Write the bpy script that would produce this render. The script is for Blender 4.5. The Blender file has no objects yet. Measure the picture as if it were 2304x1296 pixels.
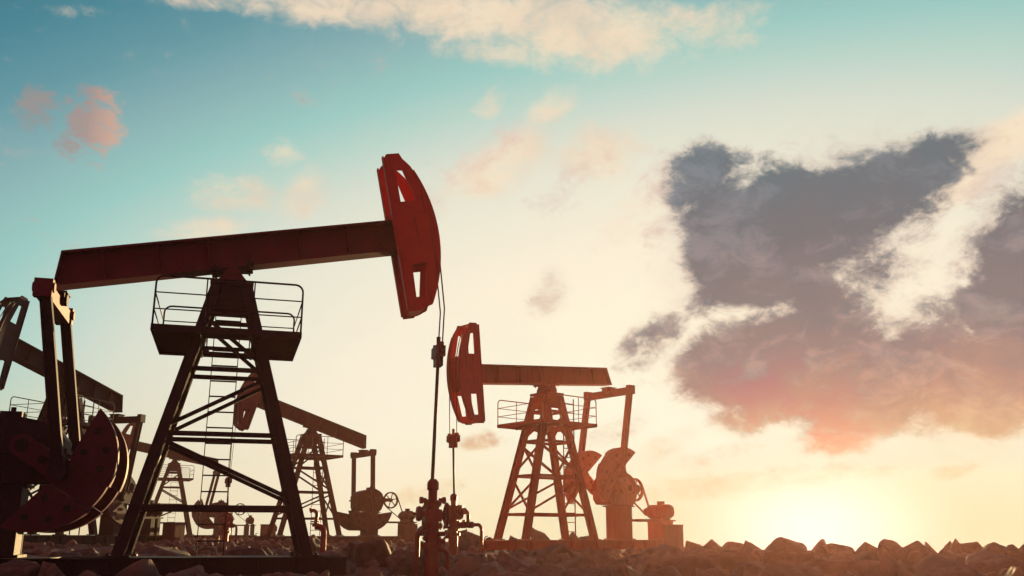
import bpy, bmesh, math, random
from mathutils import Vector, Matrix, noise

scene = bpy.context.scene
COL = scene.collection
R = math.radians

# ------------------------------------------------------------------ tables
# sky features: (azimuth deg, elevation deg, half width deg, half height deg, tilt deg, weight)
DARK = [(12.67, 19.06, 3.37, 3.43, -4.1, 0.85), (15.6, 14.62, 5.85, 1.86, 1.0, 0.95), (25.99, 6.59, 4.17, 1.71, -11.2, 0.95), (20.8, 7.6, 5.33, 2.37, -2.9, 0.95), (17.93, 17.58, 9.29, 4.58, 19.6, 1), (14.14, 16.57, 5.09, 4.05, -4.0, 1), (23.27, 20.04, 6.08, 2.21, 14.0, 0.9), (12.54, 21.45, 3.11, 2.17, -4.4, 0.75), (26.07, 20.99, 3.47, 1.29, 8.6, 0.8), (19.11, 13.45, 4.21, 1.82, -0.5, 0.78), (21.74, 14.89, 3.01, 1.8, 14.3, 0.7), (29.87, 14.9, 3.61, 4.78, -18.2, 1), (17.32, 10.08, 8.43, 3.97, 2.9, 1), (25.57, 8.8, 7.0, 4.32, -8.2, 1), (13.19, 9.75, 4.37, 3.11, -2.3, 0.85), (28.92, 10.93, 4.06, 4.23, -5.9, 1), (8.74, 11.5, 3.33, 1.74, 33.2, 0.6), (14.31, 7.09, 3.14, 1.53, 8.2, 0.6), (18.92, 5.42, 2.97, 1.19, 3.1, 0.5), (9.29, 5.26, 2.35, 0.99, 24.1, 0.45), (-1.94, 5.59, 1.81, 0.69, 8.2, 0.55), (6.41, 6.22, 2.69, 1.0, 19.3, 0.45), (2.47, 14.6, 1.88, 1.44, 49.3, 0.4)]
CREAM = [(-17.56, 30.7, 8.46, 0.84, 4.8, 0.7), (-10.64, 31.09, 10.39, 1.35, 0.6, 0.9), (-3.11, 31.25, 10.05, 2.12, -2.8, 1), (3.89, 30.47, 9.98, 2.76, -4.8, 1), (11.35, 30.16, 6.45, 1.49, -1.1, 0.8), (0.84, 29.0, 7.84, 1.02, -4.5, 0.7), (4.74, 28.41, 3.28, 1.02, -8.1, 0.65), (13.04, 29.26, 4.33, 0.99, -8.8, 0.55), (29.11, 20.82, 4.31, 1.66, 17.4, 1.15), (26.81, 19.26, 4.19, 1.46, 26.0, 1.05), (2.61, 25.74, 2.22, 1.31, 23.9, 0.8), (-1.54, 25.89, 1.78, 0.92, 40.5, 0.5), (-0.64, 22.46, 5.54, 2.0, 28.1, 0.85), (5.77, 22.89, 3.76, 2.39, -2.2, 0.75), (8.52, 19.57, 4.22, 2.4, 27.2, 0.5), (-13.12, 20.08, 2.07, 1.84, 4.2, 0.8), (-14.65, 22.32, 1.38, 1.09, 5.1, 0.55), (-17.17, 19.86, 3.19, 1.42, 5.6, 0.6), (-18.81, 17.62, 3.1, 0.88, 10.5, 0.75), (-28.12, 28.38, 3.42, 0.46, 8.5, 0.3), (14.81, 3.12, 7.96, 0.86, 4.2, 0.0)]
PINK = [(-25.81, 23.0, 2.08, 2.66, -2.2, 1), (-28.94, 23.14, 1.44, 1.77, 11.2, 0.85), (-26.84, 21.59, 1.19, 1.09, 9.7, 0.75)]
SHADE = [(2.47, 14.6, 1.96, 1.36, 49.3, 0.6), (-4.1, 20.8, 3.46, 1.61, 21.3, 0.45), (3.99, 21.07, 4.32, 1.88, 23.6, 0.5), (-0.65, 24.32, 2.65, 1.06, 30.1, 0.5), (10.01, 21.35, 3.1, 2.64, 6.5, 0.6), (9.3, 18.19, 2.51, 2.94, -12.9, 0.4), (12.38, 4.82, 3.58, 0.77, 10.9, 0.5), (24.98, 3.52, 2.63, 0.57, 4.4, 0.5), (14.31, 3.13, 8.24, 1.01, 6.2, 0.75), (-5.09, 2.57, 3.43, 0.93, 14.2, 0.6), (20.43, 3.64, 2.81, 0.69, 2.6, 0.5), (-1.52, 23.25, 4.68, 1.59, 28.4, 0.5), (28.66, 19.21, 2.49, 1.08, 25.3, 0.7), (7.3, 9.12, 1.89, 1.07, 28.8, 0.4)]
ROCKS = [(6.24, 33, -0.08, 0.41), (6.39, 31, -0.04, 0.54), (7.27, 32, -0.11, 0.43), (7.42, 30, -0.06, 0.46), (8.15, 29, 0.03, 0.77), (9.01, 29, -0.03, 0.58), (9.8, 29, -0.15, 0.44), (10.6, 29, -0.11, 0.51), (10.84, 28, -0.03, 0.52), (11.23, 27, -0.07, 0.61), (13.03, 30, -0.11, 0.31), (13.39, 30, -0.07, 0.28), (13.27, 29, -0.01, 0.3), (13.63, 29, -0.1, 0.45), (12.9, 26, -0.1, 0.64), (13.9, 27, -0.17, 0.24), (13.2, 25, -0.16, 0.42), (5.11, 18, -0.46, 0.73), (6.53, 20, -0.41, 0.81), (7.28, 18.5, -0.33, 0.79), (8.36, 18, -0.31, 0.9), (10.58, 21, -0.27, 0.75), (4.4, 27, -0.16, 0.77), (2.09, 18.5, -0.47, 0.57), (1.28, 28, -0.14, 0.64), (1.49, 22, -0.4, 0.63), (-1.03, 20.2, -0.34, 1.05), (-3.6, 26, -0.02, 0.68), (-2.71, 24, -0.27, 0.4), (-2.33, 17.5, -0.43, 1.25), (-6.85, 33, 0.12, 0.7), (-6.09, 26, -0.25, 0.49), (-6.71, 25, -0.24, 0.65), (-8.83, 25, -0.17, 0.71), (-7.19, 17.2, -0.35, 0.86), (-8.86, 17.4, -0.36, 0.54), (-5.74, 17, -0.46, 0.69), (4.05, 22, -0.35, 0.78), (5.18, 23, -0.3, 0.71), (4.66, 19, -0.43, 0.5), (8.02, 22, -0.29, 0.57), (2.26, 25, -0.24, 0.53), (3.13, 23, -0.34, 0.55), (-0.02, 23, -0.28, 0.65), (-0.49, 19, -0.43, 0.54), (0.57, 18.5, -0.47, 0.61), (1.26, 17.5, -0.52, 0.46), (2.85, 18, -0.49, 0.64), (3.59, 17.6, -0.51, 0.54), (-3.76, 16.8, -0.55, 0.52), (-4.3, 24, -0.31, 0.51), (-1.85, 25, -0.24, 0.36), (1.54, 46, 0.54, 0.72), (2.79, 44, 0.28, 0.48), (3.31, 43, 0.14, 0.61), (0.26, 43, 0.12, 0.51), (-1.68, 42, 0.27, 0.6), (-2.31, 43, 0.39, 0.49), (-0.98, 41, 0.04, 0.39), (-8.04, 17.1, -0.39, 0.24), (8.85, 17.4, -0.47, 0.58), (7.38, 17.3, -0.49, 0.49), (6.05, 17.1, -0.55, 0.45), (0.22, 17, -0.56, 0.48), (-4.52, 16.8, -0.57, 0.48), (-9.23, 24, -0.37, 0.4), (-14.15, 30, -0.33, 0.57), (-12.63, 29, -0.28, 0.48), (-2.08, 21.5, -0.39, 0.46), (-4.51, 28, -0.09, 0.4), (6.67, 24, -0.31, 0.51), (7.33, 24, -0.29, 0.46), (10.06, 23, -0.33, 0.49), (5.41, 27, -0.26, 0.51), (4.22, 29, -0.23, 0.41)]
SUN_AZ, SUN_EL = 17.36, 2.4
GLOW_EL = .5
SUN_E, SUNC = 5.0, (1, .68, .3)
EXPO = 1.0
KX = 2.0**EXPO

# ------------------------------------------------------------------ materials
def srgb(r, g, b):
    f = lambda c: (c/255/12.92) if c/255 <= .04045 else ((c/255+.055)/1.055)**2.4
    return (f(r), f(g), f(b), 1)

def node(nt, kind, **kw):
    n = nt.nodes.new(kind)
    for k, v in kw.items():
        setattr(n, k, v)
    return n

def steel(name, base, worn, rough=.55, metal=.0, scale=3.0, amount=.5, bump=.25):
    m = bpy.data.materials.new(name); m.use_nodes = True
    nt = m.node_tree; b = nt.nodes['Principled BSDF']
    tc = node(nt, 'ShaderNodeTexCoord')
    n1 = node(nt, 'ShaderNodeTexNoise'); n1.inputs['Scale'].default_value = scale; n1.inputs['Detail'].default_value = 8
    n2 = node(nt, 'ShaderNodeTexNoise'); n2.inputs['Scale'].default_value = scale*9; n2.inputs['Detail'].default_value = 5
    nt.links.new(tc.outputs['Object'], n1.inputs['Vector']); nt.links.new(tc.outputs['Object'], n2.inputs['Vector'])
    r = node(nt, 'ShaderNodeMapRange'); r.inputs['From Min'].default_value = .45; r.inputs['From Max'].default_value = .75; r.inputs['To Max'].default_value = amount
    nt.links.new(n1.outputs['Fac'], r.inputs['Value'])
    mx = node(nt, 'ShaderNodeMix', data_type='RGBA'); mx.inputs['A'].default_value = (*base, 1); mx.inputs['B'].default_value = (*worn, 1)
    nt.links.new(r.outputs['Result'], mx.inputs['Factor']); 
    mp = node(nt, 'ShaderNodeMapping'); mp.inputs['Scale'].default_value = (9, 9, .7); nt.links.new(tc.outputs['Object'], mp.inputs['Vector'])
    n3 = node(nt, 'ShaderNodeTexNoise'); n3.inputs['Scale'].default_value = 1.3; n3.inputs['Detail'].default_value = 6; nt.links.new(mp.outputs[0], n3.inputs['Vector'])
    r3 = node(nt, 'ShaderNodeMapRange'); r3.inputs['From Min'].default_value = .55; r3.inputs['From Max'].default_value = .72; r3.inputs['To Max'].default_value = .75
    nt.links.new(n3.outputs['Fac'], r3.inputs['Value'])
    m3 = node(nt, 'ShaderNodeMix', data_type='RGBA'); m3.inputs['B'].default_value = (base[0]*.3+.02, base[1]*.4+.008, base[2]*.4+.005, 1)   # rust runs and oil streaks
    nt.links.new(r3.outputs['Result'], m3.inputs['Factor']); nt.links.new(mx.outputs['Result'], m3.inputs['A']); nt.links.new(m3.outputs['Result'], b.inputs['Base Color'])
    rr = node(nt, 'ShaderNodeMapRange'); rr.inputs['To Min'].default_value = rough-.12; rr.inputs['To Max'].default_value = rough+.2
    nt.links.new(n2.outputs['Fac'], rr.inputs['Value']); nt.links.new(rr.outputs['Result'], b.inputs['Roughness'])
    bp = node(nt, 'ShaderNodeBump'); bp.inputs['Strength'].default_value = bump; bp.inputs['Distance'].default_value = .02
    nt.links.new(n2.outputs['Fac'], bp.inputs['Height']); nt.links.new(bp.outputs['Normal'], b.inputs['Normal'])
    b.inputs['Metallic'].default_value = metal; b.inputs['Specular IOR Level'].default_value = .22
    return m

M_RED = steel('red_paint', (.58, .035, .035), (.34, .03, .03), .5)
M_MAROON = steel('maroon_paint', (.135, .01, .027), (.085, .02, .02), .5, amount=.8)
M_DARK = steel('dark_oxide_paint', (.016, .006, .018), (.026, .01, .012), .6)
M_WEIGHT = steel('counterweight_paint', (.075, .009, .026), (.05, .01, .018), .55)
M_DARK_R = steel('flare_tinted_oxide_paint', (.5, .07, .03), (.3, .07, .035), .6)  # dark oxide brightened to orange: the sun flare put into the colour
M_MAROON_R = steel('flare_tinted_beam_paint', (.42, .045, .03), (.3, .06, .03), .55, amount=.8)  # beam maroon brightened with the same painted-in sun flare
M_WEIGHT_R = steel('flare_tinted_weight_paint', (.62, .17, .08), (.4, .1, .05), .6)  # weight paint made pale orange, painted-in flare and lit faces
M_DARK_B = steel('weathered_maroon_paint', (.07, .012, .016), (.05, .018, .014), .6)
M_GREASE = steel('greased_iron', (.03, .026, .03), (.05, .03, .02), .4, .3)
M_CABLE = steel('wire_rope', (.06, .04, .035), (.1, .05, .04), .5, .5, 40)
M_PIPE = steel('pipe_paint', (.26, .028, .03), (.12, .03, .025), .42, .2)
M_BLOCK = steel('cabinet_paint', (.12, .035, .03), (.07, .04, .03), .8)
M_BOLT_R = steel('flare_tinted_bolt', (.3, .07, .03), (.2, .06, .03), .7)  # bolts paled to go with the painted-in flare
M_HOLE = steel('bolt_hole', (.012, .01, .012), (.02, .015, .012), .8)

def rock_material(name, c1, c2, c3):
    m = bpy.data.materials.new(name); m.use_nodes = True
    nt = m.node_tree; b = nt.nodes['Principled BSDF']
    tc = node(nt, 'ShaderNodeTexCoord'); oi = node(nt, 'ShaderNodeObjectInfo')
    ad = node(nt, 'ShaderNodeVectorMath', operation='ADD')
    nt.links.new(tc.outputs['Object'], ad.inputs[0]); nt.links.new(oi.outputs['Random'], ad.inputs[1])
    n1 = node(nt, 'ShaderNodeTexNoise'); n1.inputs['Scale'].default_value = 2.2; n1.inputs['Detail'].default_value = 9; n1.inputs['Roughness'].default_value = .65
    n2 = node(nt, 'ShaderNodeTexNoise'); n2.inputs['Scale'].default_value = 14; n2.inputs['Detail'].default_value = 8
    v = node(nt, 'ShaderNodeTexVoronoi'); v.inputs['Scale'].default_value = 5
    for n in (n1, n2, v): nt.links.new(ad.outputs[0], n.inputs['Vector'])
    cr = node(nt, 'ShaderNodeValToRGB')
    e = cr.color_ramp.elements; e[0].position = .3; e[0].color = (*c1, 1); e[1].position = .72; e[1].color = (*c3, 1)
    k = e.new(.5); k.color = (*c2, 1)
    nt.links.new(n1.outputs['Fac'], cr.inputs['Fac'])
    hs = node(nt, 'ShaderNodeHueSaturation'); mr = node(nt, 'ShaderNodeMapRange'); mr.inputs['To Min'].default_value = .7; mr.inputs['To Max'].default_value = 1.3
    nt.links.new(oi.outputs['Random'], mr.inputs['Value']); nt.links.new(mr.outputs['Result'], hs.inputs['Value'])
    nt.links.new(cr.outputs['Color'], hs.inputs['Color'])
    ge = node(nt, 'ShaderNodeNewGeometry'); pr = node(nt, 'ShaderNodeMapRange'); pr.inputs['From Min'].default_value = .53; pr.inputs['From Max'].default_value = .6; pr.inputs['To Max'].default_value = .55
    nt.links.new(ge.outputs['Pointiness'], pr.inputs['Value'])
    me_ = node(nt, 'ShaderNodeMix', data_type='RGBA'); me_.inputs['B'].default_value = (c3[0]*1.5, c3[1]*1.42, c3[2]*1.3, 1)      # paler edges: low sun's rim light put into the colour
    nt.links.new(pr.outputs['Result'], me_.inputs['Factor']); nt.links.new(hs.outputs['Color'], me_.inputs['A']); nt.links.new(me_.outputs['Result'], b.inputs['Base Color'])
    b.inputs['Roughness'].default_value = .82
    ma = node(nt, 'ShaderNodeMath', operation='MULTIPLY_ADD'); ma.inputs[1].default_value = .4
    nt.links.new(v.outputs['Distance'], ma.inputs[0]); nt.links.new(n2.outputs['Fac'], ma.inputs[2])
    bp = node(nt, 'ShaderNodeBump'); bp.inputs['Strength'].default_value = .6; bp.inputs['Distance'].default_value = .05
    nt.links.new(ma.outputs[0], bp.inputs['Height']); nt.links.new(bp.outputs['Normal'], b.inputs['Normal'])
    return m
M_ROCK = rock_material('quarry_rock', (.05, .037, .033), (.1, .074, .06), (.17, .13, .105))
M_SOIL = rock_material('stony_soil', (.05, .036, .03), (.09, .065, .052), (.14, .1, .08))

# ------------------------------------------------------------------ mesh helpers
MESHES = {}
def finish(bm, key, mat, smooth=False):
    bmesh.ops.recalc_face_normals(bm, faces=bm.faces[:])
    me = bpy.data.meshes.new(key); bm.to_mesh(me); bm.free()
    me.materials.append(mat)
    if smooth:
        me.polygons.foreach_set('use_smooth', [True]*len(me.polygons))
    return me

def cached(key, mat, fn, smooth=False):
    if key not in MESHES:
        bm = bmesh.new(); fn(bm); MESHES[key] = finish(bm, key, mat, smooth)
    return MESHES[key]

def put(name, me, parent=None, loc=(0, 0, 0), rot=None):
    o = bpy.data.objects.new(name, me); COL.objects.link(o)
    if parent: o.parent = parent
    o.location = loc
    if rot is not None: o.rotation_euler = rot
    return o

def tag(o, label, cat, group=None, kind=None):
    if label: o['label'] = label
    if cat: o['category'] = cat
    if group: o['group'] = group
    if kind: o['kind'] = kind
    return o

def box(bm, c, s, m=None):
    r = bmesh.ops.create_cube(bm, size=1.0)
    T = Matrix.Translation(c) @ Matrix.Diagonal((s[0], s[1], s[2], 1))
    bmesh.ops.transform(bm, matrix=(m @ T if m else T), verts=r['verts'])

def frame(a, b, up=(0, 0, 1)):
    a, b = Vector(a), Vector(b); z = (b-a).normalized(); u = Vector(up)
    if abs(z.dot(u)) > .99: u = Vector((1, 0, 0))
    x = u.cross(z).normalized(); y = z.cross(x)
    m = Matrix((x, y, z)).transposed().to_4x4(); m.translation = a
    return m, (b-a).length

def bar(bm, a, b, w, h, up=(0, 0, 1)):
    m, L = frame(a, b, up); box(bm, (0, 0, L/2), (w, h, L), m)

def ibar(bm, a, b, w, h, t=.03, up=(0, 0, 1)):          # I section: h along up, w across
    m, L = frame(a, b, up)
    box(bm, (0, 0, L/2), (t, h-2*t, L), m)
    box(bm, (0, h/2-t/2, L/2), (w, t, L), m); box(bm, (0, -h/2+t/2, L/2), (w, t, L), m)

def angle_bar(bm, a, b, w, t=.012, up=(0, 0, 1)):
    m, L = frame(a, b, up)
    box(bm, (0, -w/2+t/2, L/2), (w, t, L), m); box(bm, (-w/2+t/2, t/2, L/2), (t, w-t, L), m)

def cyl(bm, a, b, r, n=20, r2=None):
    m, L = frame(a, b)
    m = m @ Matrix.Translation((0, 0, L/2))
    bmesh.ops.create_cone(bm, cap_ends=True, segments=n, radius1=r, radius2=r if r2 is None else r2, depth=L, matrix=m)

def tube(bm, pts, r, n=8):
    pts = [Vector(p) for p in pts]; rings = []
    prev = None
    for i, p in enumerate(pts):
        d = (pts[min(i+1, len(pts)-1)]-pts[max(i-1, 0)]).normalized()
        if prev is None:
            u = Vector((0, 0, 1)) if abs(d.z) < .9 else Vector((1, 0, 0)); x = u.cross(d).normalized()
        else:
            x = (prev - d*prev.dot(d)).normalized()
        prev = x; y = d.cross(x)
        rings.append([bm.verts.new(p + (x*math.cos(t)+y*math.sin(t))*r) for t in [2*math.pi*k/n for k in range(n)]])
    for a, b in zip(rings, rings[1:]):
        for k in range(n): bm.faces.new((a[k], a[(k+1) % n], b[(k+1) % n], b[k]))
    bm.faces.new(rings[0][::-1]); bm.faces.new(rings[-1])

def arc_pts(c, r, a0, a1, n, ax=(1, 0, 0), ay=(0, 0, 1)):
    c, ax, ay = Vector(c), Vector(ax), Vector(ay)
    return [c + (ax*math.cos(R(a0+(a1-a0)*k/n)) + ay*math.sin(R(a0+(a1-a0)*k/n)))*r for k in range(n+1)]

def prism(bm, outline, y0, y1, holes=()):                # plate in the XZ plane with holes, from y0 to y1
    edges = []
    for loop in (outline, *holes):
        vs = [bm.verts.new((x, y0, z)) for x, z in loop]
        edges += [bm.edges.new((vs[i], vs[(i+1) % len(vs)])) for i in range(len(vs))]
    r = bmesh.ops.triangle_fill(bm, use_beauty=True, use_dissolve=False, edges=edges)
    fs = [g for g in r['geom'] if isinstance(g, bmesh.types.BMFace)]
    e = bmesh.ops.extrude_face_region(bm, geom=fs)
    bmesh.ops.translate(bm, vec=(0, y1-y0, 0), verts=[g for g in e['geom'] if isinstance(g, bmesh.types.BMVert)])

def lathe(bm, prof, m, n=24):                             # prof: (radius, height) along local z
    rings = []
    for r, h in prof:
        rings.append([bm.verts.new(m @ Vector((r*math.cos(2*math.pi*k/n), r*math.sin(2*math.pi*k/n), h))) for k in range(n)])
    for a, b in zip(rings, rings[1:]):
        for k in range(n): bm.faces.new((a[k], a[(k+1) % n], b[(k+1) % n], b[k]))
    bm.faces.new(rings[0][::-1]); bm.faces.new(rings[-1])

def along(a, b):
    return frame(a, b)[0]

# ------------------------------------------------------------------ pumpjack (local x runs forward to the horse head, z = 0 is the top of the skid)
H = 6.0
BW, B0, BH = .24, .10, .74          # walking beam half width, bottom above pivot, depth
WH = .383                           # horse head plates at +-WH
EQ = (-3.59, -.10); EW = 1.26       # equalizer
S = (-3.56, 2.06); PIN = .85; LP = 3.68
ARC_C, ARC_R = (1.02, .42), 3.65

def head_arc(z):
    return ARC_C[0] + math.sqrt(ARC_R**2-(z-ARC_C[1])**2)

def m_beam(bm):
    t = .05
    x0t, x0b, x1 = -3.37, -3.6, 3.75
    prism(bm, [(x0t, B0+BH-t), (x0b+.02, B0+t), (x1, B0+t), (x1, B0+BH-t)], -.03, .03)
    prism(bm, [(x0t, B0+BH), (x0t-.015, B0+BH-t), (x1, B0+BH-t), (x1, B0+BH)], -BW, BW)
    prism(bm, [(x0b+.015, B0+t), (x0b, B0), (x1, B0), (x1, B0+t)], -BW, BW)
    prism(bm, [(x0t-.016, B0+BH-t-.001), (x0b+.016, B0+t+.001), (x0b+.05, B0+t+.001), (x0t+.02, B0+BH-t-.001)], -BW+.01, BW-.01)
    for x in (-2.6, -1.5, -.45, .45, 1.5, 2.6, 3.4):      # web stiffeners
        for s in (-1, 1): box(bm, (x, s*.12, B0+BH/2), (.02, .18, BH-2*t-.004))
def m_clamp(bm):
    for s in (-1, 1):
        for x in (-.36, .36):
            box(bm, (x, s*(BW+.02), B0-.005), (.16, .12, .1))
            cyl(bm, (x, s*(BW+.05), B0-.1), (x, s*(BW+.05), B0+.09), .022, 8)
    box(bm, (0, 0, B0-.035), (.62, .46, .066))
def m_headblock(bm):
    prism(bm, [(3.755, -.2), (4.5, -.2), (4.58, .2), (4.58, .7), (4.46, 1.12), (3.755, 1.12)], -WH+.035, WH-.035)
def m_endplate(bm):
    box(bm, (0, 0, 0), (.28, 2*WH-.07, .07))
def m_headplate(bm):
    arc = [(head_arc(z), z) for z in [-1.30+.28*k for k in range(13)] if z <= 2.1]
    out = [(3.68, 2.3), (3.68, -1.42), (3.94, -1.42), (3.99, -1.37), (4.07, -1.37)] + arc + [(4.12, 2.26), (4.06, 2.40), (3.76, 2.40)]
    up = [(3.91, 1.2), (4.27, 1.2), (4.08, 1.98), (3.91, 2.0)]
    lo = [(3.9, -1.1), (4.12, -1.1), (4.28, -.32), (3.93, -.32)]
    prism(bm, out, -.03, .03, (up[::-1], lo))
def m_headflange(bm):                                     # rolled track along the curved front edge
    zs = [-1.30+.13*k for k in range(26)]
    o = [(head_arc(z)+.012, z) for z in zs if z < 2.05]; i = [(head_arc(z)-.03, z) for z in zs if z < 2.05]
    vs = []
    for (xo, z), (xi, _z) in zip(o, i):
        vs.append([bm.verts.new((xi, -.08, z)), bm.verts.new((xo, -.08, z)), bm.verts.new((xo, .08, z)), bm.verts.new((xi, .08, z))])
    for a, b in zip(vs, vs[1:]):
        for k in range(4): bm.faces.new((a[k], a[(k+1) % 4], b[(k+1) % 4], b[k]))
    bm.faces.new(vs[0]); bm.faces.new(vs[-1][::-1])
def m_headspar(bm):                                       # straight rear flange
    box(bm, (3.665, 0, .49), (.03, .14, 3.7))
def m_equalizer(bm):
    box(bm, (0, 0, -.16), (.26, 2*EW+.14, .28))
    for s in (-1, 1):
        box(bm, (0, s*(EW+.02), -.12), (.34, .2, .36))
        cyl(bm, (-.2, s*EW, -.1), (.2, s*EW, -.1), .1, 14)
def m_eqbearing(bm):
    box(bm, (0, 0, .03), (.4, .44, .1)); cyl(bm, (-.24, 0, -.04), (.24, 0, -.04), .13, 16); box(bm, (0, 0, .09), (.5, .5, .03))
def m_pitman(bm):
    ibar(bm, (0, 0, -.12), (0, 0, -LP+.16), .2, .21, .03, up=(1, 0, 0))
    box(bm, (0, 0, -.1), (.26, .22, .22))
    cyl(bm, (0, -.14, -LP), (0, .14, -LP), .17, 18); box(bm, (0, 0, -LP+.16), (.25, .2, .2))
def m_arm(bm):                                            # crank arm along +x from the shaft
    n = 10
    o = [(.0+.21*math.cos(R(90+180*k/n)), .21*math.sin(R(90+180*k/n))) for k in range(n+1)] + [(.7, -.21), (.84, -.26)] + [(.41+1.34*math.cos(R(a)), 1.34*math.sin(R(a))) for a in (-11, -5.5, 0, 5.5, 11)] + [(.84, .26), (.7, .21)]
    prism(bm, o, -.11, .11)
def m_bolt(bm):
    cyl(bm, (0, -.175, 0), (0, .175, 0), .07, 14)
def m_hub(bm):
    cyl(bm, (0, -.13, 0), (0, .13, 0), .13, 18)
def m_crankpin(bm):
    cyl(bm, (PIN, -.1, 0), (PIN, .34, 0), .09, 14); cyl(bm, (PIN, .3, 0), (PIN, .36, 0), .14, 6)
def sector(s):
    n = 16; c, r = .41, 1.37
    pts = [(.84, s*.27)]
    a0 = math.degrees(math.asin(.27/r)); a1 = 79
    pts += [(c+r*math.cos(R(a0+(a1-a0)*k/n)), s*r*math.sin(R(a0+(a1-a0)*k/n))) for k in range(n+1)]
    return pts
def m_sector(s):
    def f(bm):
        prism(bm, sector(s), -.16, .16)
    return f
def m_gearbox(bm):
    o = [(-2.95, 1.62), (-3.12, 1.42), (-4.35, 1.38), (-4.52, 1.5), (-4.64, 1.78), (-4.66, 2.2), (-4.54, 2.46), (-4.36, 2.6), (-4.1, 2.72), (-3.5, 2.62), (-3.12, 2.5), (-2.92, 2.25)]
    prism(bm, o, -.46, .46)
    prism(bm, [(-2.86, 1.98), (-4.71, 1.98), (-4.71, 2.06), (-2.86, 2.06)], -.51, .51)     # joint flange
    for s in (-1, 1):
        cyl(bm, (S[0], s*.5, S[1]), (S[0], s*.7, S[1]), .3, 20); cyl(bm, (-4.5, s*.5, S[1]), (-4.5, s*.62, S[1]), .2, 16)
    box(bm, (-4.0, 0, 2.74), (.4, .4, .12)); cyl(bm, (-4.0, 0, 2.78), (-4.0, 0, 2.9), .05, 8)
def m_gearshaft(bm):
    cyl(bm, (S[0], -1.1, S[1]), (S[0], 1.1, S[1]), .12, 18)
    cyl(bm, (-5.5, -.72, S[1]), (-4.9, -.4, S[1]), .05, 10) if False else None
    cyl(bm, (-4.4, -.7, 2.12), (-4.4, -.4, 2.12), .06, 12)
def m_pedestal(bm):
    for s in (-1, 1): box(bm, (-4.0, s*.34, .69), (.82, .04, 1.375))
    for x in (-3.62, -4.0, -4.38): box(bm, (x, 0, .69), (.04, .64, 1.375))
    box(bm, (-4.0, 0, .025), (1.0, .9, .05)); box(bm, (-4.0, 0, 1.355), (1.0, .9, .05))
def m_sheave(bm):
    m = along((-5.7, -.62, 2.12), (-5.7, -.5, 2.12))
    n = 32
    for r0, r1, h0, h1 in ((.42, .5, -.06, .06), (.04, .11, -.09, .09)):
        rings = []
        for r, h in ((r0, h0), (r1, h0), (r1, h1), (r0, h1)):
            rings.append([bm.verts.new(m @ Vector((r*math.cos(2*math.pi*k/n), r*math.sin(2*math.pi*k/n), h))) for k in range(n)])
        for a, b in zip(rings, rings[1:]+rings[:1]):
            for k in range(n): bm.faces.new((a[k], a[(k+1) % n], b[(k+1) % n], b[k]))
    for k in range(6):
        a = R(60*k+15)
        bar(bm, m @ Vector((.1*math.cos(a), .1*math.sin(a), 0)), m @ Vector((.43*math.cos(a), .43*math.sin(a), 0)), .05, .03, up=(0, 1, 0))
    cyl(bm, (-5.7, -.72, 2.12), (-5.7, -.45, 2.12), .05, 12)
    bar(bm, (-5.7, -.42, 2.12), (-4.4, -.42, 2.12), .08, .2)
MOT = (-6.45, .12, 1.18)
def m_belt(bm):
    for y in (-.66, -.62, -.58):
        c0, r0, c1, r1 = (-5.7, 2.12), .5, (MOT[0], MOT[2]), .17
        d = math.atan2(c1[1]-c0[1], c1[0]-c0[0]); L = math.hypot(c1[0]-c0[0], c1[1]-c0[1]); k = math.acos((r0-r1)/L)
        pts = []
        for s in (1, -1):
            a = d+s*k
            p, q = (c0[0]+r0*math.cos(a), y, c0[1]+r0*math.sin(a)), (c1[0]+r1*math.cos(a), y, c1[1]+r1*math.sin(a))
            tube(bm, [p, q], .016, 6)
def m_motor(bm):
    x, y, z = MOT
    lathe(bm, [(.05, -.68), (.16, -.67), (.26, -.6), (.3, -.48), (.3, -.30), (.27, -.28), (.27, .28), (.3, .30), (.3, .48), (.26, .6), (.16, .67), (.05, .68)], along((x, y, z), (x, y+1, z)))
    for k in range(14):
        a = R(20+k*360/14); bar(bm, (x+.275*math.cos(a), y-.28, z+.275*math.sin(a)), (x+.275*math.cos(a), y+.28, z+.275*math.sin(a)), .012, .05, up=(math.cos(a), 0, math.sin(a)))
    for s in (-1, 1): box(bm, (x+s*.24, y, z-.31), (.14, .6, .12))
    cyl(bm, (x, y-.76, z), (x, y-.66, z), .045, 10)
def m_junction(bm):
    box(bm, (MOT[0], MOT[1]+.05, MOT[2]+.34), (.2, .24, .14)); box(bm, (MOT[0], MOT[1]+.05, MOT[2]+.42), (.23, .27, .025))
def m_pulley(bm):
    x, y, z = MOT
    lathe(bm, [(.05, -.84), (.17, -.83), (.15, -.81), (.15, -.75), (.17, -.73), (.05, -.72)], along((x, y, z), (x, y+1, z)))
def m_motorstand(bm):
    x, y, z = MOT
    box(bm, (x, y, .8), (.9, .95, .06)); box(bm, (-5.3, y, .79), (1.75, .1, .1)); box(bm, (-5.3, y+.5, .79), (1.75, .1, .1))
    for sx in (-1, 1): box(bm, (x+sx*.24, y, .385), (.3 if sx > 0 else .22, .8, .77))
def m_skid(bm):
    x0, x1 = -7.0, 2.66
    for s in (-1, 1):
        ibar(bm, (x0, s*.82, -.19), (x1, s*.82, -.19), .2, .37, .03)
        for k in range(14): box(bm, (x0+.35+k*.69, s*.82, -.19), (.025, .17, .3))
    for x in (x0+.12, -5.6, -4.4, -3.6, -1.75, 0, 1.82, x1-.12): box(bm, (x, 0, -.19), (.14, 1.58, .3))
def m_deck(bm):
    box(bm, (-.0, 0, -.02), (3.2, 1.4, .03)); box(bm, (-4.9, 0, -.02), (4.0, 1.4, .03))
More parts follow.
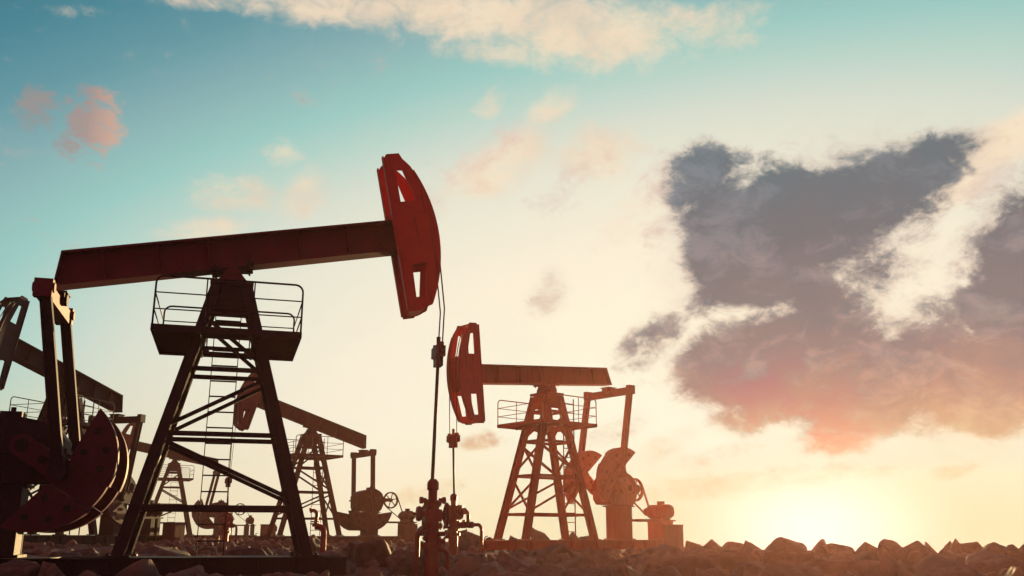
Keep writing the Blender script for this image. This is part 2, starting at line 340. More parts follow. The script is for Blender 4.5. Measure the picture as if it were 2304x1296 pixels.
def m_liftlug(bm):
    tube(bm, [(2.66, -.5, -.1)] + arc_pts((2.66, -.5, .02), .11, -60, 60, 6) + [(2.62, -.5, .14)], .02, 6)

# samson post
def legpt(fx, fy, t):
    base = Vector((1.87 if fx > 0 else -1.71, fy*.836, 0)); top = Vector((fx*.31, fy*.40, 5.64))
    return base.lerp(top, t/5.64)
def m_leg(fx, fy):
    def f(bm):
        ibar(bm, legpt(fx, fy, .02), legpt(fx, fy, 5.6), .22, .26, .03, up=(0, fy, 0))
        p = legpt(fx, fy, .02); box(bm, (p.x, p.y, .02), (.46, .34, .036))
        for dx in (-.18, .18): cyl(bm, (p.x+dx, p.y, .03), (p.x+dx, p.y, .08), .03, 6)
    return f
def m_cap(bm):
    box(bm, (0, 0, 5.69), (.9, 1.06, .09))
    for s in (-1, 1): prism(bm, [(-.36, 5.12), (.36, 5.12), (.34, 5.64), (-.34, 5.64)], s*.42-.02, s*.42+.02)
def m_bearing(bm):
    prism(bm, [(-.36, 5.738), (.36, 5.738), (.25, 5.86), (.17, 5.96), (.16, 6.03), (-.16, 6.03), (-.17, 5.96), (-.25, 5.86)], -.26, .26)
    cyl(bm, (0, -.42, 5.95), (0, .42, 5.95), .13, 18)
    for s in (-1, 1): box(bm, (0, s*.36, 5.83), (.34, .12, .18))
BARS = [.95, 2.42, 3.78, 4.98]
def m_sidebar(z, fy):
    def f(bm): angle_bar(bm, legpt(1, fy, z)+Vector((.05, fy*.02, 0)), legpt(-1, fy, z)+Vector((-.05, fy*.02, 0)), .1, .02)
    return f
def m_endbar(z, fx):
    def f(bm): angle_bar(bm, legpt(fx, 1, z)+Vector((fx*.02, .02, 0)), legpt(fx, -1, z)+Vector((fx*.02, -.02, 0)), .1, .02)
    return f
def m_sidediag(z0, z1, fy):
    def f(bm): angle_bar(bm, legpt(1, fy, z0)+Vector((0, fy*.04, 0)), legpt(-1, fy, z1)+Vector((0, fy*.04, 0)), .085, .018)
    return f
def m_enddiag(z0, z1, fx, s):
    def f(bm): angle_bar(bm, legpt(fx, s, z0), legpt(fx, -s, z1), .07, .014)
    return f

PZ = 4.45
PX, PY = 1.45, 1.356
def m_platform(bm):
    t = .025
    box(bm, (-1.0, 0, PZ), (.9, 2*PY, t)); box(bm, (.98, 0, PZ), (.94, 2*PY, t)); box(bm, (-.02, -.905, PZ), (1.058, .902, t))
    for s in (-1, 1):
        box(bm, (0, s*(PY+.012), PZ-.02), (2*PX+.05, .024, .13)); box(bm, (s*(PX+.012), 0, PZ-.02), (.024, 2*PY-.004, .13))
    box(bm, (-.02, .55, PZ-.03), (1.055, .05, .08)); box(bm, (-.46, .9, PZ-.02), (.12, .5, .05)); box(bm, (.42, .9, PZ-.02), (.12, .5, .05))
    for x in (-.56, .52): box(bm, (x, 0, PZ-.07), (.06, 2*PY-.03, .08))
def m_bracket(fx, fy):
    def f(bm): bar(bm, legpt(fx, fy, 3.95)+Vector((fx*.1, 0, 0)), (fx*(PX-.2), fy*(PY-.35), PZ-.06), .05, .05)
    return f
def m_rail(s):
    def f(bm):
        y = s*PY
        for h, r in ((1.05, .022), (.7, .014), (.36, .014)):
            if h > 1:
                top = PZ+h; q = .16
                pts = [(-PX, y, PZ)] + [(-PX, y, top-q)] + [Vector((-PX+q-q*math.cos(R(a)), y, top-q+q*math.sin(R(a)))) for a in (18, 36, 54, 72, 90)]
                pts += [Vector((PX-q+q*math.sin(R(a)), y, top-q+q*math.cos(R(a)))) for a in (0, 18, 36, 54, 72, 90)] + [(PX, y, PZ)]
                tube(bm, pts, r, 6)
            else: tube(bm, [(-PX, y, PZ+h), (PX, y, PZ+h)], r, 6)
        for x in (-.47, .47): tube(bm, [(x, y, PZ), (x, y, PZ+1.05)], .016, 6)
    return f
def m_siderail(s):
    def f(bm):
        for h in (.36, .7): tube(bm, [(s*PX, -PY, PZ+h), (s*PX, PY, PZ+h)], .014, 6)
    return f
LX, LY = -.04, 1.22
def m_ladder(bm):
    for s in (-1, 1): bar(bm, (LX+s*.28, LY, 0), (LX+s*.28, LY, 5.4), .045, .02)
def m_rung(bm):
    bar(bm, (LX-.27, LY, 0), (LX+.27, LY, 0), .045, .03)
def m_standoff(bm):
    for s in (-1, 1): bar(bm, (LX+s*.28, LY, 2.42), (LX+s*.28, .62, 2.42), .03, .03)

def pumpjack(pos, theta, phi, label, paint={}, phase=0, ropes=True, group='pumpjacks standing on the rock field'):
    root = bpy.data.objects.new('pumpjack', None); COL.objects.link(root)
    root.location = pos; root.rotation_euler = (0, 0, theta)
    tag(root, label, 'pumpjack', group)
    def P(name, key, mat, fn, parent=root, smooth=False, **kw):
        o = put(name, cached(key, mat, fn, smooth), parent, **kw)
        if mat.name in paint:
            o.material_slots[0].link = 'OBJECT'; o.material_slots[0].material = paint[mat.name]
        return o
    # skid
    sk = P('skid', 'skid', M_DARK, m_skid); P('deck_plate', 'deck_plate', M_DARK, m_deck, sk); P('lifting_lug', 'lifting_lug', M_CABLE, m_liftlug, sk, True)
    # samson post
    post = P('samson_post', 'samson_post_cap', M_DARK, m_cap)
    for fx in (1, -1):
        for fy in (1, -1): P('leg', 'leg_%d_%d' % (fx, fy), M_DARK, m_leg(fx, fy), post)
    for z in BARS:
        for s in (1, -1):
            P('cross_bar', 'side_bar_%d_%d' % (z*100, s), M_DARK, m_sidebar(z, s), post); P('cross_bar', 'end_bar_%d_%d' % (z*100, s), M_DARK, m_endbar(z, s), post)
    for z0, z1 in ((1.1, 2.3), (3.62, 2.55), (3.86, 4.9)):
        for s in (1, -1): P('diagonal_brace', 'side_diag_%d_%d' % (z0*100, s), M_DARK, m_sidediag(z0, z1, s), post)
    for z0, z1 in ((1.0, 2.3), (2.5, 3.7), (3.85, 4.9)):
        for s in (1, -1):
            P('diagonal_brace', 'end_diag_a_%d_%d' % (z0*100, s), M_DARK, m_enddiag(z0, z1, s, 1), post); P('diagonal_brace', 'end_diag_b_%d_%d' % (z0*100, s), M_DARK, m_enddiag(z0+.06, z1-.06, s, -1), post)
    P('saddle_bearing', 'saddle_bearing', M_MAROON, m_bearing)
    # platform and ladder
    pf = P('work_platform', 'work_platform', M_DARK, m_platform)
    for s in (1, -1):
        P('guard_rail', 'guard_rail_%d' % s, M_DARK, m_rail(s), pf, True); P('guard_rail', 'side_rail_%d' % s, M_DARK, m_siderail(s), pf, True)
    ld = P('ladder', 'ladder', M_DARK, m_ladder); P('standoff', 'ladder_standoff', M_DARK, m_standoff, ld)
    for k in range(15): P('rung', 'rung', M_DARK, m_rung, ld, loc=(0, 0, .3+.35*k))
    # walking beam and horse head, turned about the saddle
    pose = dict(loc=(0, 0, H), rot=(0, -phi, 0))
    wb = P('walking_beam', 'walking_beam', M_MAROON, m_beam, **pose); P('beam_clamp', 'beam_clamp', M_DARK, m_clamp, wb)
    hh = P('horse_head', 'horse_head', M_RED, m_headblock, **pose)
    for x, z in ((3.9, 2.335), (3.88, -1.36)): P('end_plate', 'head_end_plate', M_RED, m_endplate, hh, loc=(x, 0, z))
    for s in (1, -1):
        P('side_plate', 'head_plate', M_RED, m_headplate, hh, loc=(0, s*WH, 0)); P('wireline_track', 'head_track', M_RED, m_headflange, hh, True, loc=(0, s*(WH-.02), 0))
        P('rear_flange', 'head_spar', M_RED, m_headspar, hh, loc=(0, s*WH, 0))
    # equalizer, pitman arms, cranks
    c, sn = math.cos(phi), math.sin(phi)
    E = (EQ[0]*c-EQ[1]*sn, H+EQ[0]*sn+EQ[1]*c)
    eq = P('equalizer', 'equalizer', M_MAROON, m_equalizer, loc=(E[0], 0, E[1])); P('equalizer_bearing', 'equalizer_bearing', M_DARK, m_eqbearing, eq)
    d = Vector((E[0]-S[0], E[1]-S[1])); D = d.length
    k = max(-1, min(1, (PIN**2+D**2-LP**2)/(2*PIN*D)))
    alpha = math.atan2(d.y, d.x) - math.acos(k)*(1 if phase == 0 else -1)
    Q = (S[0]+PIN*math.cos(alpha), S[1]+PIN*math.sin(alpha))
    pa = math.atan2(E[0]-Q[0], E[1]-Q[1])
    for s in (1, -1):
        P('pitman_arm', 'pitman_arm', M_DARK, m_pitman, loc=(E[0], s*EW, E[1]), rot=(0, pa, 0))
        ca = P('crank_arm', 'crank_arm', M_WEIGHT, m_arm, loc=(S[0], s*.98, S[1]), rot=(0, -alpha, 0))
        P('hub', 'crank_hub', M_HOLE, m_hub, ca); P('bolt', 'weight_bolt', M_HOLE, m_bolt, ca, loc=(.47, 0, 0))
        cp = P('crank_pin', 'crank_pin', M_GREASE, m_crankpin, ca)
        if s < 0: cp.rotation_euler = (0, 0, 0); cp.scale = (1, -1, 1)
        for q in (1, -1):
            w = P('counterweight', 'counterweight_%d' % q, M_WEIGHT, m_sector(q), loc=(S[0], s*.98, S[1]), rot=(0, -alpha, 0))
            for x, z in ((.92, .98), (1.28, .78), (1.42, .45), (.98, .52)): P('bolt', 'weight_bolt', M_HOLE, m_bolt, w, loc=(x, 0, q*z))
    P('gearbox', 'gearbox', M_DARK, m_gearbox); P('gear_shaft', 'gear_shaft', M_GREASE, m_gearshaft)
    P('gearbox_pedestal', 'gearbox_pedestal', M_DARK, m_pedestal)
    P('sheave', 'sheave', M_DARK, m_sheave); P('drive_belt', 'drive_belt', M_GREASE, m_belt)
    mo = P('motor', 'motor', M_DARK, m_motor); P('junction_box', 'junction_box', M_DARK, m_junction, mo); P('pulley', 'motor_pulley', M_GREASE, m_pulley, mo)
    P('motor_stand', 'motor_stand', M_DARK, m_motorstand)
    # bridle, carrier bar, polished rod
    if ropes:
        zc, kink = ropes
        wx = 4.66
        for s in (1, -1):
            bm = bmesh.new(); pts = []
            for z in [2.0-.12*i for i in range(30)]:
                x = head_arc(z)+.035; w = Vector((x*c-z*sn, s*.22, H+x*sn+z*c))
                pts.append(w)
                if len(pts) > 2 and w.x < pts[-2].x: pts.pop(); break
            if kink: pts.append(Vector((pts[-1].x+.13, s*.22, zc+1.0)))
            pts.append(Vector((wx+(.04 if kink else 0), s*.22, zc+.1))); pts.append(Vector((wx, s*.22, zc-.3)))
            tube(bm, pts, .017, 6); put('bridle_cable', finish(bm, 'bridle_cable', M_CABLE, True), root)
        def carrier(bm):
            box(bm, (0, 0, 0), (.22, .56, .24)); box(bm, (0, 0, -.22), (.16, .34, .22)); cyl(bm, (0, 0, .1), (0, 0, .36), .05, 10)
            for s in (1, -1): cyl(bm, (0, s*.22, -.14), (0, s*.22, .2), .085, 10); cyl(bm, (0, s*.3, .0), (0, s*.37, .0), .05, 8)
        P('carrier_bar', 'carrier_bar', M_MAROON, carrier, loc=(wx, 0, zc))
        bm = bmesh.new(); cyl(bm, (4.58, 0, 1.5), (wx, 0, zc-.1), .04, 10); put('polished_rod', finish(bm, 'polished_rod', M_CABLE, True), root)
    return root

PJ = {
 'M': ((-6.166, 19.931, -.365), .288, .194),
 'R': ((1.413, 37.889, -.074), 3.835, -.092),
 'B': ((-11.721, 54.946, .111), 3.758, .287),
 'L': ((-18.856, 39.328, .116), 4.463, .192),
 'F': ((-27.989, 78.743, .234), 3.581, .185)}
pumpjack(*PJ['M'], 'largest pumpjack, its red horse head raised highest, close to the camera', ropes=(4.5, True))
pumpjack(*PJ['R'], 'pumpjack with a level beam and red horse head standing nearest the sun', {'dark_oxide_paint': M_DARK_R, 'maroon_paint': M_MAROON_R, 'counterweight_paint': M_WEIGHT_R, 'bolt_hole': M_BOLT_R, 'greased_iron': M_DARK_R}, ropes=(3.62, False))  # these paint copies carry the sun's flare in their colour
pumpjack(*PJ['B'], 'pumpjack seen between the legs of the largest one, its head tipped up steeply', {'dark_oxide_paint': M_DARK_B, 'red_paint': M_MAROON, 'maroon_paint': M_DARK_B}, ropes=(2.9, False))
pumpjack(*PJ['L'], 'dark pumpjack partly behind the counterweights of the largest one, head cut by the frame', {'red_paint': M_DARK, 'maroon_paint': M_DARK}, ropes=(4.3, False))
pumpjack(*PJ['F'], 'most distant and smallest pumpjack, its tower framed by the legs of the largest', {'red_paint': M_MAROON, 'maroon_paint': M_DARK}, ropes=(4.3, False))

def at(key, x, y, z):
    (px, py, pz), t, _ = PJ[key]; c, s = math.cos(t), math.sin(t)
    return Vector((px+x*c-y*s, py+x*s+y*c, pz+z))

# ------------------------------------------------------------------ wellheads (local y runs along the flow line)
def flange(bm, z, r, h=.05, n=12):
    cyl(bm, (0, 0, z-h), (0, 0, z+h), r, 20)
    for k in range(n):
        a = 2*math.pi*k/n; cyl(bm, (r*.82*math.cos(a), r*.82*math.sin(a), z-h-.03), (r*.82*math.cos(a), r*.82*math.sin(a), z+h+.03), .018, 6)
def m_casing(bm):
    cyl(bm, (0, 0, -.8), (0, 0, .18), .17, 20); flange(bm, .2, .25); cyl(bm, (0, 0, .22), (0, 0, .62), .15, 20); flange(bm, .36, .21, .03); flange(bm, .62, .23)
def m_tree(bm):
    cyl(bm, (0, 0, .64), (0, 0, 1.1), .15, 20); box(bm, (0, 0, .84), (.36, .36, .26)); flange(bm, 1.1, .2, .04)
    for s in (1, -1):
        cyl(bm, (s*.14, 0, 1.17), (s*.27, 0, 1.17), .05, 10); cyl(bm, (s*.22, 0, 1.17), (s*.29, 0, 1.17), .075, 10)
def m_stuffing(bm):
    lathe(bm, [(.1, 1.12), (.1, 1.38), (.13, 1.4), (.13, 1.54), (.115, 1.58), (.07, 1.63), (.03, 1.63)], Matrix.Identity(4), 20)
def m_sidevalve(bm):
    cyl(bm, (-.15, 0, .88), (-.24, 0, .88), .07, 12); lathe(bm, [(.04, -.06), (.15, -.05), (.17, 0), (.15, .05), (.04, .06)], along((-.3, 0, .88), (-.4, 0, .88)), 18)
    cyl(bm, (-.3, 0, .88), (-.44, 0, .88), .03, 8)
def m_wheel(bm):
    m = along((.32, 0, .86), (.42, 0, .86))
    tube(bm, [m @ Vector((.24*math.cos(2*math.pi*k/20), .24*math.sin(2*math.pi*k/20), 0)) for k in range(21)], .03, 8)
    for k in range(4):
        a = math.pi*k/2; bar(bm, m @ Vector((0, 0, 0)), m @ Vector((.23*math.cos(a), .23*math.sin(a), 0)), .04, .03)
    cyl(bm, (.14, 0, .86), (.4, 0, .86), .045, 10); cyl(bm, (.33, 0, .86), (.37, 0, .86), .16, 16)
def m_flow(bm):
    r = .062
    def pipe(pts): tube(bm, pts, r, 10)
    pipe([(0, .1, 1.0), (0, .72, 1.0)] + arc_pts((0, .72, .84), .16, 90, 0, 6, (0, 1, 0), (0, 0, 1)) + [(0, .88, .56)])
    pipe([(0, .1, .52), (0, 1.45, .52)] + arc_pts((0, 1.45, .30), .22, 90, 0, 6, (0, 1, 0), (0, 0, 1)) + [(0, 1.67, -.8)])
    for z, ys in ((1.0, (.22, .34, .5, .66)), (.52, (.22, .34, .55, .72, .95, 1.1))):
        for y in ys: cyl(bm, (0, y-.022, z), (0, y+.022, z), .115, 14)
    for y in (.44, ): cyl(bm, (0, y, 1.0), (0, y, 1.17), .05, 10); lathe(bm, [(.02, 0), (.09, .01), (.09, .03), (.02, .04)], along((0, y, 1.17), (0, y, 1.3)), 12)
    for y in (.64, ): cyl(bm, (0, y, .52), (0, y, .7), .06, 10)
    box(bm, (0, .44, 1.0), (.15, .13, .17)); box(bm, (0, .64, .52), (.17, .15, .19)); box(bm, (0, .88, .54), (.17, .17, .17))
def m_bleed(bm):
    tube(bm, [(.1, -.05, .1), (.22, -.1, .1)] + arc_pts((.22, -.1, -.02), .12, 90, 0, 5) + [(.34, -.1, -.8)], .05, 8)
    tube(bm, [(-.12, -.06, .5), (-.26, -.14, .5)] + arc_pts((-.26, -.14, .4), .1, 90, 180, 5) + [(-.36, -.14, -.8)], .03, 8)
    for z in (.3, .45): cyl(bm, (.12, -.1, z), (.26, -.16, z), .05, 10)
    lathe(bm, [(.02, 0), (.08, .01), (.08, .03), (.02, .04)], along((.27, -.16, .45), (.33, -.18, .45)), 12)

def wellhead(key, label):
    t = bpy.data.objects.new('wellhead', None); COL.objects.link(t)
    t.location = at(key, 4.6, 0, 0); t.rotation_euler = (0, 0, PJ[key][1]); tag(t, label, 'wellhead', 'wellheads under the horse heads')
    for name, key2, fn in (('casing', 'well_casing', m_casing), ('valve_tree', 'well_tree', m_tree), ('stuffing_box', 'well_stuffing', m_stuffing), ('side_valve', 'well_sidevalve', m_sidevalve),
                           ('handwheel', 'well_wheel', m_wheel), ('flow_line', 'well_flow', m_flow), ('bleed_pipe', 'well_bleed', m_bleed)):
        put(name, cached(key2, M_PIPE, fn, False), t)
    return t
wellhead('M', 'thick red wellhead under the raised horse head of the largest pumpjack')
wellhead('R', 'slim wellhead with two elbowed flow pipes beside the level pumpjack')
wellhead('B', 'dark distant wellhead seen through the ladder of the largest pumpjack')

# bent pipe riser standing among the rocks in front of the tilted pumpjack
def m_riser(bm):
    tube(bm, [(0, 0, -.6), (0, 0, .28)] + arc_pts((-.2, 0, .28), .2, 0, 90, 6) + [(-.3, 0, .48)], .1, 12)
    cyl(bm, (-.3, 0, .48), (-.3, 0, .56), .1, 12)
def m_hook(bm):
    tube(bm, [(-.3, 0, .5), (-.27, 0, .72)] + arc_pts((-.42, 0, .85), .16, 0, 100, 6), .06, 10); cyl(bm, (-.50, 0, 1.0), (-.42, 0, 1.02), .085, 12)
def m_riserflange(bm):
    cyl(bm, (-.3, 0, .55), (-.3, 0, .59), .17, 16); cyl(bm, (-.3, 0, .62), (-.3, 0, .66), .14, 16)
rz = bpy.data.objects.new('bent_pipe', None); COL.objects.link(rz); rz.location = (-6.22, 32.0, -.12); tag(rz, 'hooked pipe riser rising from the rocks before the tilted pumpjack', 'pipe')
for nm, k, fn in (('elbow', 'riser_elbow', m_riser), ('vent', 'riser_vent', m_hook), ('flange', 'riser_flange', m_riserflange)): put(nm, cached(k, M_PIPE, fn, False), rz)

# control cabinets beside the motors
def m_cab(bm):
    box(bm, (0, 0, .1), (.85, .62, 1.5)); 
def m_cabroof(bm):
    box(bm, (0, 0, .87), (.9, .7, .04))
def m_cabside(bm):
    box(bm, (.485, 0, .62), (.12, .3, .32)); tube(bm, [(.485, .05, .46), (.485, .05, -.6)], .03, 6)
def m_cabdoor(bm):
    box(bm, (-.2, -.325, .12), (.38, .024, 1.2)); box(bm, (.2, -.325, .12), (.38, .024, 1.2)); box(bm, (.04, -.35, .15), (.03, .03, .14))
def cabinet(key, x, y, z, label, sc=1):
    o = put('control_cabinet', cached('cabinet', M_BLOCK, m_cab)); o.location = at(key, x, y, z); o.rotation_euler = (0, 0, PJ[key][1]+math.pi); o.scale = (sc, sc, sc)
    tag(o, label, 'cabinet', 'control cabinets beside the motors')
    for nm, k, fn in (('cabinet_roof', 'cabinet_roof', m_cabroof), ('conduit_box', 'cabinet_conduit', m_cabside), ('cabinet_door', 'cabinet_door', m_cabdoor)): put(nm, cached(k, M_BLOCK, fn), o)
cabinet('R', -5.85, 1.35, -.08, 'low cabinet at the motor end of the level pumpjack', .78)
cabinet('B', -5.8, 1.5, -.2, 'cabinet below the motor of the steeply tilted pumpjack')
cabinet('L', -6.6, 1.4, -.3, 'dark cabinet glimpsed between the legs of the largest pumpjack, conduit on its side')
cabinet('F', -7.6, 2.2, -.3, 'wide dark cabinet near the motor of the most distant pumpjack', 1.3)

# ------------------------------------------------------------------ ground
CTRL = [(-6.2, 19.9, -.8), (-12, 18, -.8), (-3, 20.5, -.8), (1.4, 37.9, -.5), (6, 42, -.5), (-11.7, 54.9, -.31), (-6.5, 58.7, -.31), (-18.9, 39.3, -.3), (-18, 44, -.3), (-28, 78.7, -.2), (-22, 81, -.2),
        (0, 0, -1.6), (10, 12, -1.2), (0, 14, -.95), (8, 20, -.82), (-9, 26, -.68), (9, 28, -.6), (13, 27, -.62), (4, 28, -.6), (14, 40, -.95), (20, 60, -2.2), (30, 30, -1.2), (8, 60, -.8), (14, 80, -2.6), (-4, 80, -.7), (40, 60, -3.4), (-40, 40, -.6), (-45, 90, -.8), (-20, 10, -1.2), (-16, 26, -.55)]
def ground(x, y):
    sw = sz = 0
    for cx, cy, cz in CTRL:
        w = 1/((x-cx)**2+(y-cy)**2+6)**2
        sw += w; sz += w*cz
    z = sz/sw
    d = max(0, math.hypot(x+8, y-48)-52)
    return z - .05*d
bm = bmesh.new()
X0, X1, Y0, Y1, ST = -95, 95, -12, 126, 1.2
nx, ny = int((X1-X0)/ST), int((Y1-Y0)/ST)
gv = [[bm.verts.new((X0+i*ST, Y0+j*ST, ground(X0+i*ST, Y0+j*ST) + .12*noise.noise((i*.37, j*.37, 0)) - .06)) for i in range(nx+1)] for j in range(ny+1)]
for j in range(ny):
    for i in range(nx): bm.faces.new((gv[j][i], gv[j][i+1], gv[j+1][i+1], gv[j+1][i]))
gnd = put('ground', finish(bm, 'ground', M_SOIL, True)); gnd['kind'] = 'structure'

# ------------------------------------------------------------------ rocks
def rock_mesh(seed, detail=True):
    rnd = random.Random(seed); bm = bmesh.new()
    bmesh.ops.create_icosphere(bm, subdivisions=5 if detail else 2, radius=1)
    planes = []
    for i in range(rnd.randint(8, 12)):
        planes.append((Vector((rnd.gauss(0, 1), rnd.gauss(0, 1), rnd.gauss(0, .8))).normalized(), rnd.uniform(.5, .85)))
    for i in range(rnd.choice((0, 1, 2, 2))):              # steep faces leaning to a ridge or a peak
        t = R(rnd.uniform(0, 90)+180*i); u = rnd.uniform(.5, 1.1)
        planes.append((Vector((math.cos(t), math.sin(t), u)).normalized(), rnd.uniform(.55, .75)))
    planes += [(Vector(q), rnd.uniform(.85, 1.0)) for q in ((1, 0, 0), (-1, 0, 0), (0, 1, 0), (0, -1, 0), (0, 0, -1))]
    p = rnd.uniform(16, 34); off = Vector((seed*7.1, seed*3.3, 0))
    sy, sz = rnd.uniform(.75, 1.05), rnd.uniform(.7, .95)
    for v in bm.verts:
        d = v.co.normalized(); t = sum(max(0, d.dot(n)/h)**p for n, h in planes)
        r = t**(-1/p)
        q = d*r + off
        if detail: r *= 1 + .05*noise.noise(q*1.6) + .035*noise.noise(q*4) + .016*noise.noise(q*9) - .03*max(0, noise.noise(q*2.7+Vector((5, 0, 0)))-.25)
        v.co = Vector((d.x*r, d.y*r*sy, d.z*r*sz))
    m = max(abs(v.co.x) for v in bm.verts)
    bmesh.ops.scale(bm, vec=(1/m,)*3, verts=bm.verts[:])
    return bm
RM = [finish(rock_mesh(100+i), 'rock', M_ROCK, True) for i in range(16)]
RTOP = [max(v.co.z for v in m.vertices) for m in RM]
rnd = random.Random(5)
placed = []
def clear_of_steel(x, y, r):
    for key in PJ:
        (px, py, pz), t, _ = PJ[key]; c, s = math.cos(t), math.sin(t)
        u, v = (x-px)*c+(y-py)*s, -(x-px)*s+(y-py)*c
        if -7.3-r < u < 2.9+r and abs(v) < 1.05+r: return False
        if abs(u-4.6) < .5+r*.8 and -.4-r*.8 < v < 2.0+r*.8: return False
    return True
def rock_label(x, y, r):
    if y < 20: b = 'large rough boulder in the closest row of rocks'; g = 'boulders in the closest row'
    elif x > 4.5: b = 'sunlit angular rock under the glow of the setting sun'; g = 'rocks beneath the sun'
    elif x < -4 and y < 30: b = 'dusky rock lying in shadow around the steel skid of the largest pumpjack'; g = 'rocks around the largest pumpjack'
    elif y < 30: b = 'jagged brown rock lying between the largest pumpjack and the level one'; g = 'rocks between the pumpjacks'
    else: b = 'small dark rock among the distant pumpjack bases'; g = 'rocks around the distant pumpjacks'
    return b, g
def add_rock(x, y, r, top=None, yaw=None):
    k = rnd.randrange(len(RM)); g = ground(x, y); t = .12 if top is not None else .4
    o = put('rock', RM[k])
    rot = Matrix.Rotation(rnd.uniform(0, 6.28) if yaw is None else yaw, 3, 'Z') @ Matrix.Rotation(rnd.uniform(-t, t), 3, 'X') @ Matrix.Rotation(rnd.uniform(-t, t), 3, 'Y')
    sc = Vector((r, r*rnd.uniform(.85, 1.15), r))
    if top is not None and top-g > 1.1*r: sc.z = r*min(1.7, (top-g)/(1.1*r))
    zs = [(rot @ Vector((v.co.x*sc.x, v.co.y*sc.y, v.co.z*sc.z))).z for v in RM[k].vertices]
    q = x/y
    cap = (-.0065 if q < -.03 else -.0145 if q < .177 else -.011)*y if y > 19 else -.026*y      # keeps the loose ones from standing above the skyline boulders
    z = (min(g + max(zs)*.75, cap) if top is None else top) - max(zs)
    if z + min(zs) > g: z = g - min(zs) - .06
    o.location = (x, y, z); o.scale = sc; o.rotation_euler = rot.to_euler()
    lab, grp = rock_label(x, y, r)
    tag(o, lab, 'rock', grp); placed.append((x, y, r)); return o
for i, (x, y, top, r) in enumerate(ROCKS):
    add_rock(x, y, r*(1.22 if y < 24 else 1.05), top, yaw=(i*1.7) % 6.28)
tries = 0
while len(placed) < 295 and tries < 20000:
    tries += 1
    y = 15.5+42*rnd.random()**1.8; x = rnd.uniform(-.58, .58)*y
    r = rnd.uniform(.3, .75)
    if y < 24: r = rnd.uniform(.16, .36)
    if y < 19.3 and x < -2.2 and r > .22: continue
    if not clear_of_steel(x, y, r) or any((x-a)**2+(y-b)**2 < (.8*(r+c))**2 for a, b, c in placed): continue
    add_rock(x, y, r)
# loose rubble: far too many to count
rub = bmesh.new(); small = []
for i in range(5):
    b = rock_mesh(300+i, False); small.append(([v.co.copy() for v in b.verts], [[v.index for v in f.verts] for f in b.faces])); b.verts.index_update(); small[-1] = ([v.co.copy() for v in b.verts], [[v.index for v in f.verts] for f in b.faces]); b.free()
V, F = [], []
for n in range(6500):
    y = 6+104*rnd.random()**1.5; x = rnd.uniform(-.8, .8)*(y+8)
    s = rnd.uniform(.05, .17)*(1+y/60)
    if not clear_of_steel(x, y, s*.5): continue
    vs, fs = small[n % 5]; M = Matrix.LocRotScale(Vector((x, y, ground(x, y)+s*.15)), Matrix.Rotation(rnd.uniform(0, 6.28), 3, Vector((rnd.random(), rnd.random(), 1)).normalized()), Vector((s, s, s*.8)))
    b = len(V); V += [M @ v for v in vs]; F += [[b+q for q in f] for f in fs]
rub.free()
me = bpy.data.meshes.new('rubble'); me.from_pydata(V, [], F); me.materials.append(M_ROCK)
rb = put('rubble', me); tag(rb, 'small broken stones strewn over the ground between the rocks', 'rubble', kind='stuff')

# ------------------------------------------------------------------ haze
HAZE, GAN, HTOP = .00052, .75, 8.9
hm = bpy.data.materials.new('haze'); hm.use_nodes = True
nt = hm.node_tree; nt.nodes.clear()
out = node(nt, 'ShaderNodeOutputMaterial'); pv = node(nt, 'ShaderNodeVolumePrincipled')
pv.inputs['Color'].default_value = (1, .5, .43, 1); pv.inputs['Density'].default_value = HAZE; pv.inputs['Anisotropy'].default_value = GAN
nt.links.new(pv.outputs[0], out.inputs['Volume'])
bm = bmesh.new(); box(bm, (0, 57, HTOP/2-5), (196, 144, HTOP+10))
hz = put('haze', finish(bm, 'haze', hm)); tag(hz, 'thin warm dusty haze hanging over the whole rock field', 'haze', kind='stuff')

# ------------------------------------------------------------------ sky
w = bpy.data.worlds.new('World'); scene.world = w; w.use_nodes = True
nt = w.node_tree; nt.nodes.clear(); L = nt.links.new
def N(kind, **kw): return node(nt, kind, **kw)
def mathn(op, a, b=None, c=None):
    n = N('ShaderNodeMath', operation=op)
    for i, v in enumerate((a, b, c)):
        if v is None: continue
        if isinstance(v, (int, float)): n.inputs[i].default_value = v
        else: L(v, n.inputs[i])
    return n.outputs[0]
def rng(v, a, b, c=0., d=1., smooth=True):
    n = N('ShaderNodeMapRange', interpolation_type='SMOOTHSTEP' if smooth else 'LINEAR'); L(v, n.inputs['Value'])
    for k, q in (('From Min', a), ('From Max', b), ('To Min', c), ('To Max', d)): n.inputs[k].default_value = q
    return n.outputs['Result']
def ramp(v, stops):
    n = N('ShaderNodeValToRGB'); L(v, n.inputs['Fac']); e = n.color_ramp.elements
    while len(e) > 1: e.remove(e[-1])
    e[0].position, e[0].color = stops[0]
    for p, c in stops[1:]: e.new(p).color = c
    return n.outputs['Color']
def mixc(f, a, b):
    n = N('ShaderNodeMix', data_type='RGBA'); 
    for s, v in (('Factor', f), ('A', a), ('B', b)):
        if isinstance(v, (int, float, tuple)): n.inputs[s].default_value = v
        else: L(v, n.inputs[s])
    return n.outputs['Result']
tc = N('ShaderNodeTexCoord'); sep = N('ShaderNodeSeparateXYZ'); L(tc.outputs['Generated'], sep.inputs[0])
az = mathn('MULTIPLY', mathn('ARCTAN2', sep.outputs['X'], sep.outputs['Y']), 57.29578)
el = mathn('MULTIPLY', mathn('ARCSINE', sep.outputs['Z']), 57.29578)
cmb = N('ShaderNodeCombineXYZ'); L(az, cmb.inputs[0]); L(el, cmb.inputs[1]); AE = cmb.outputs[0]
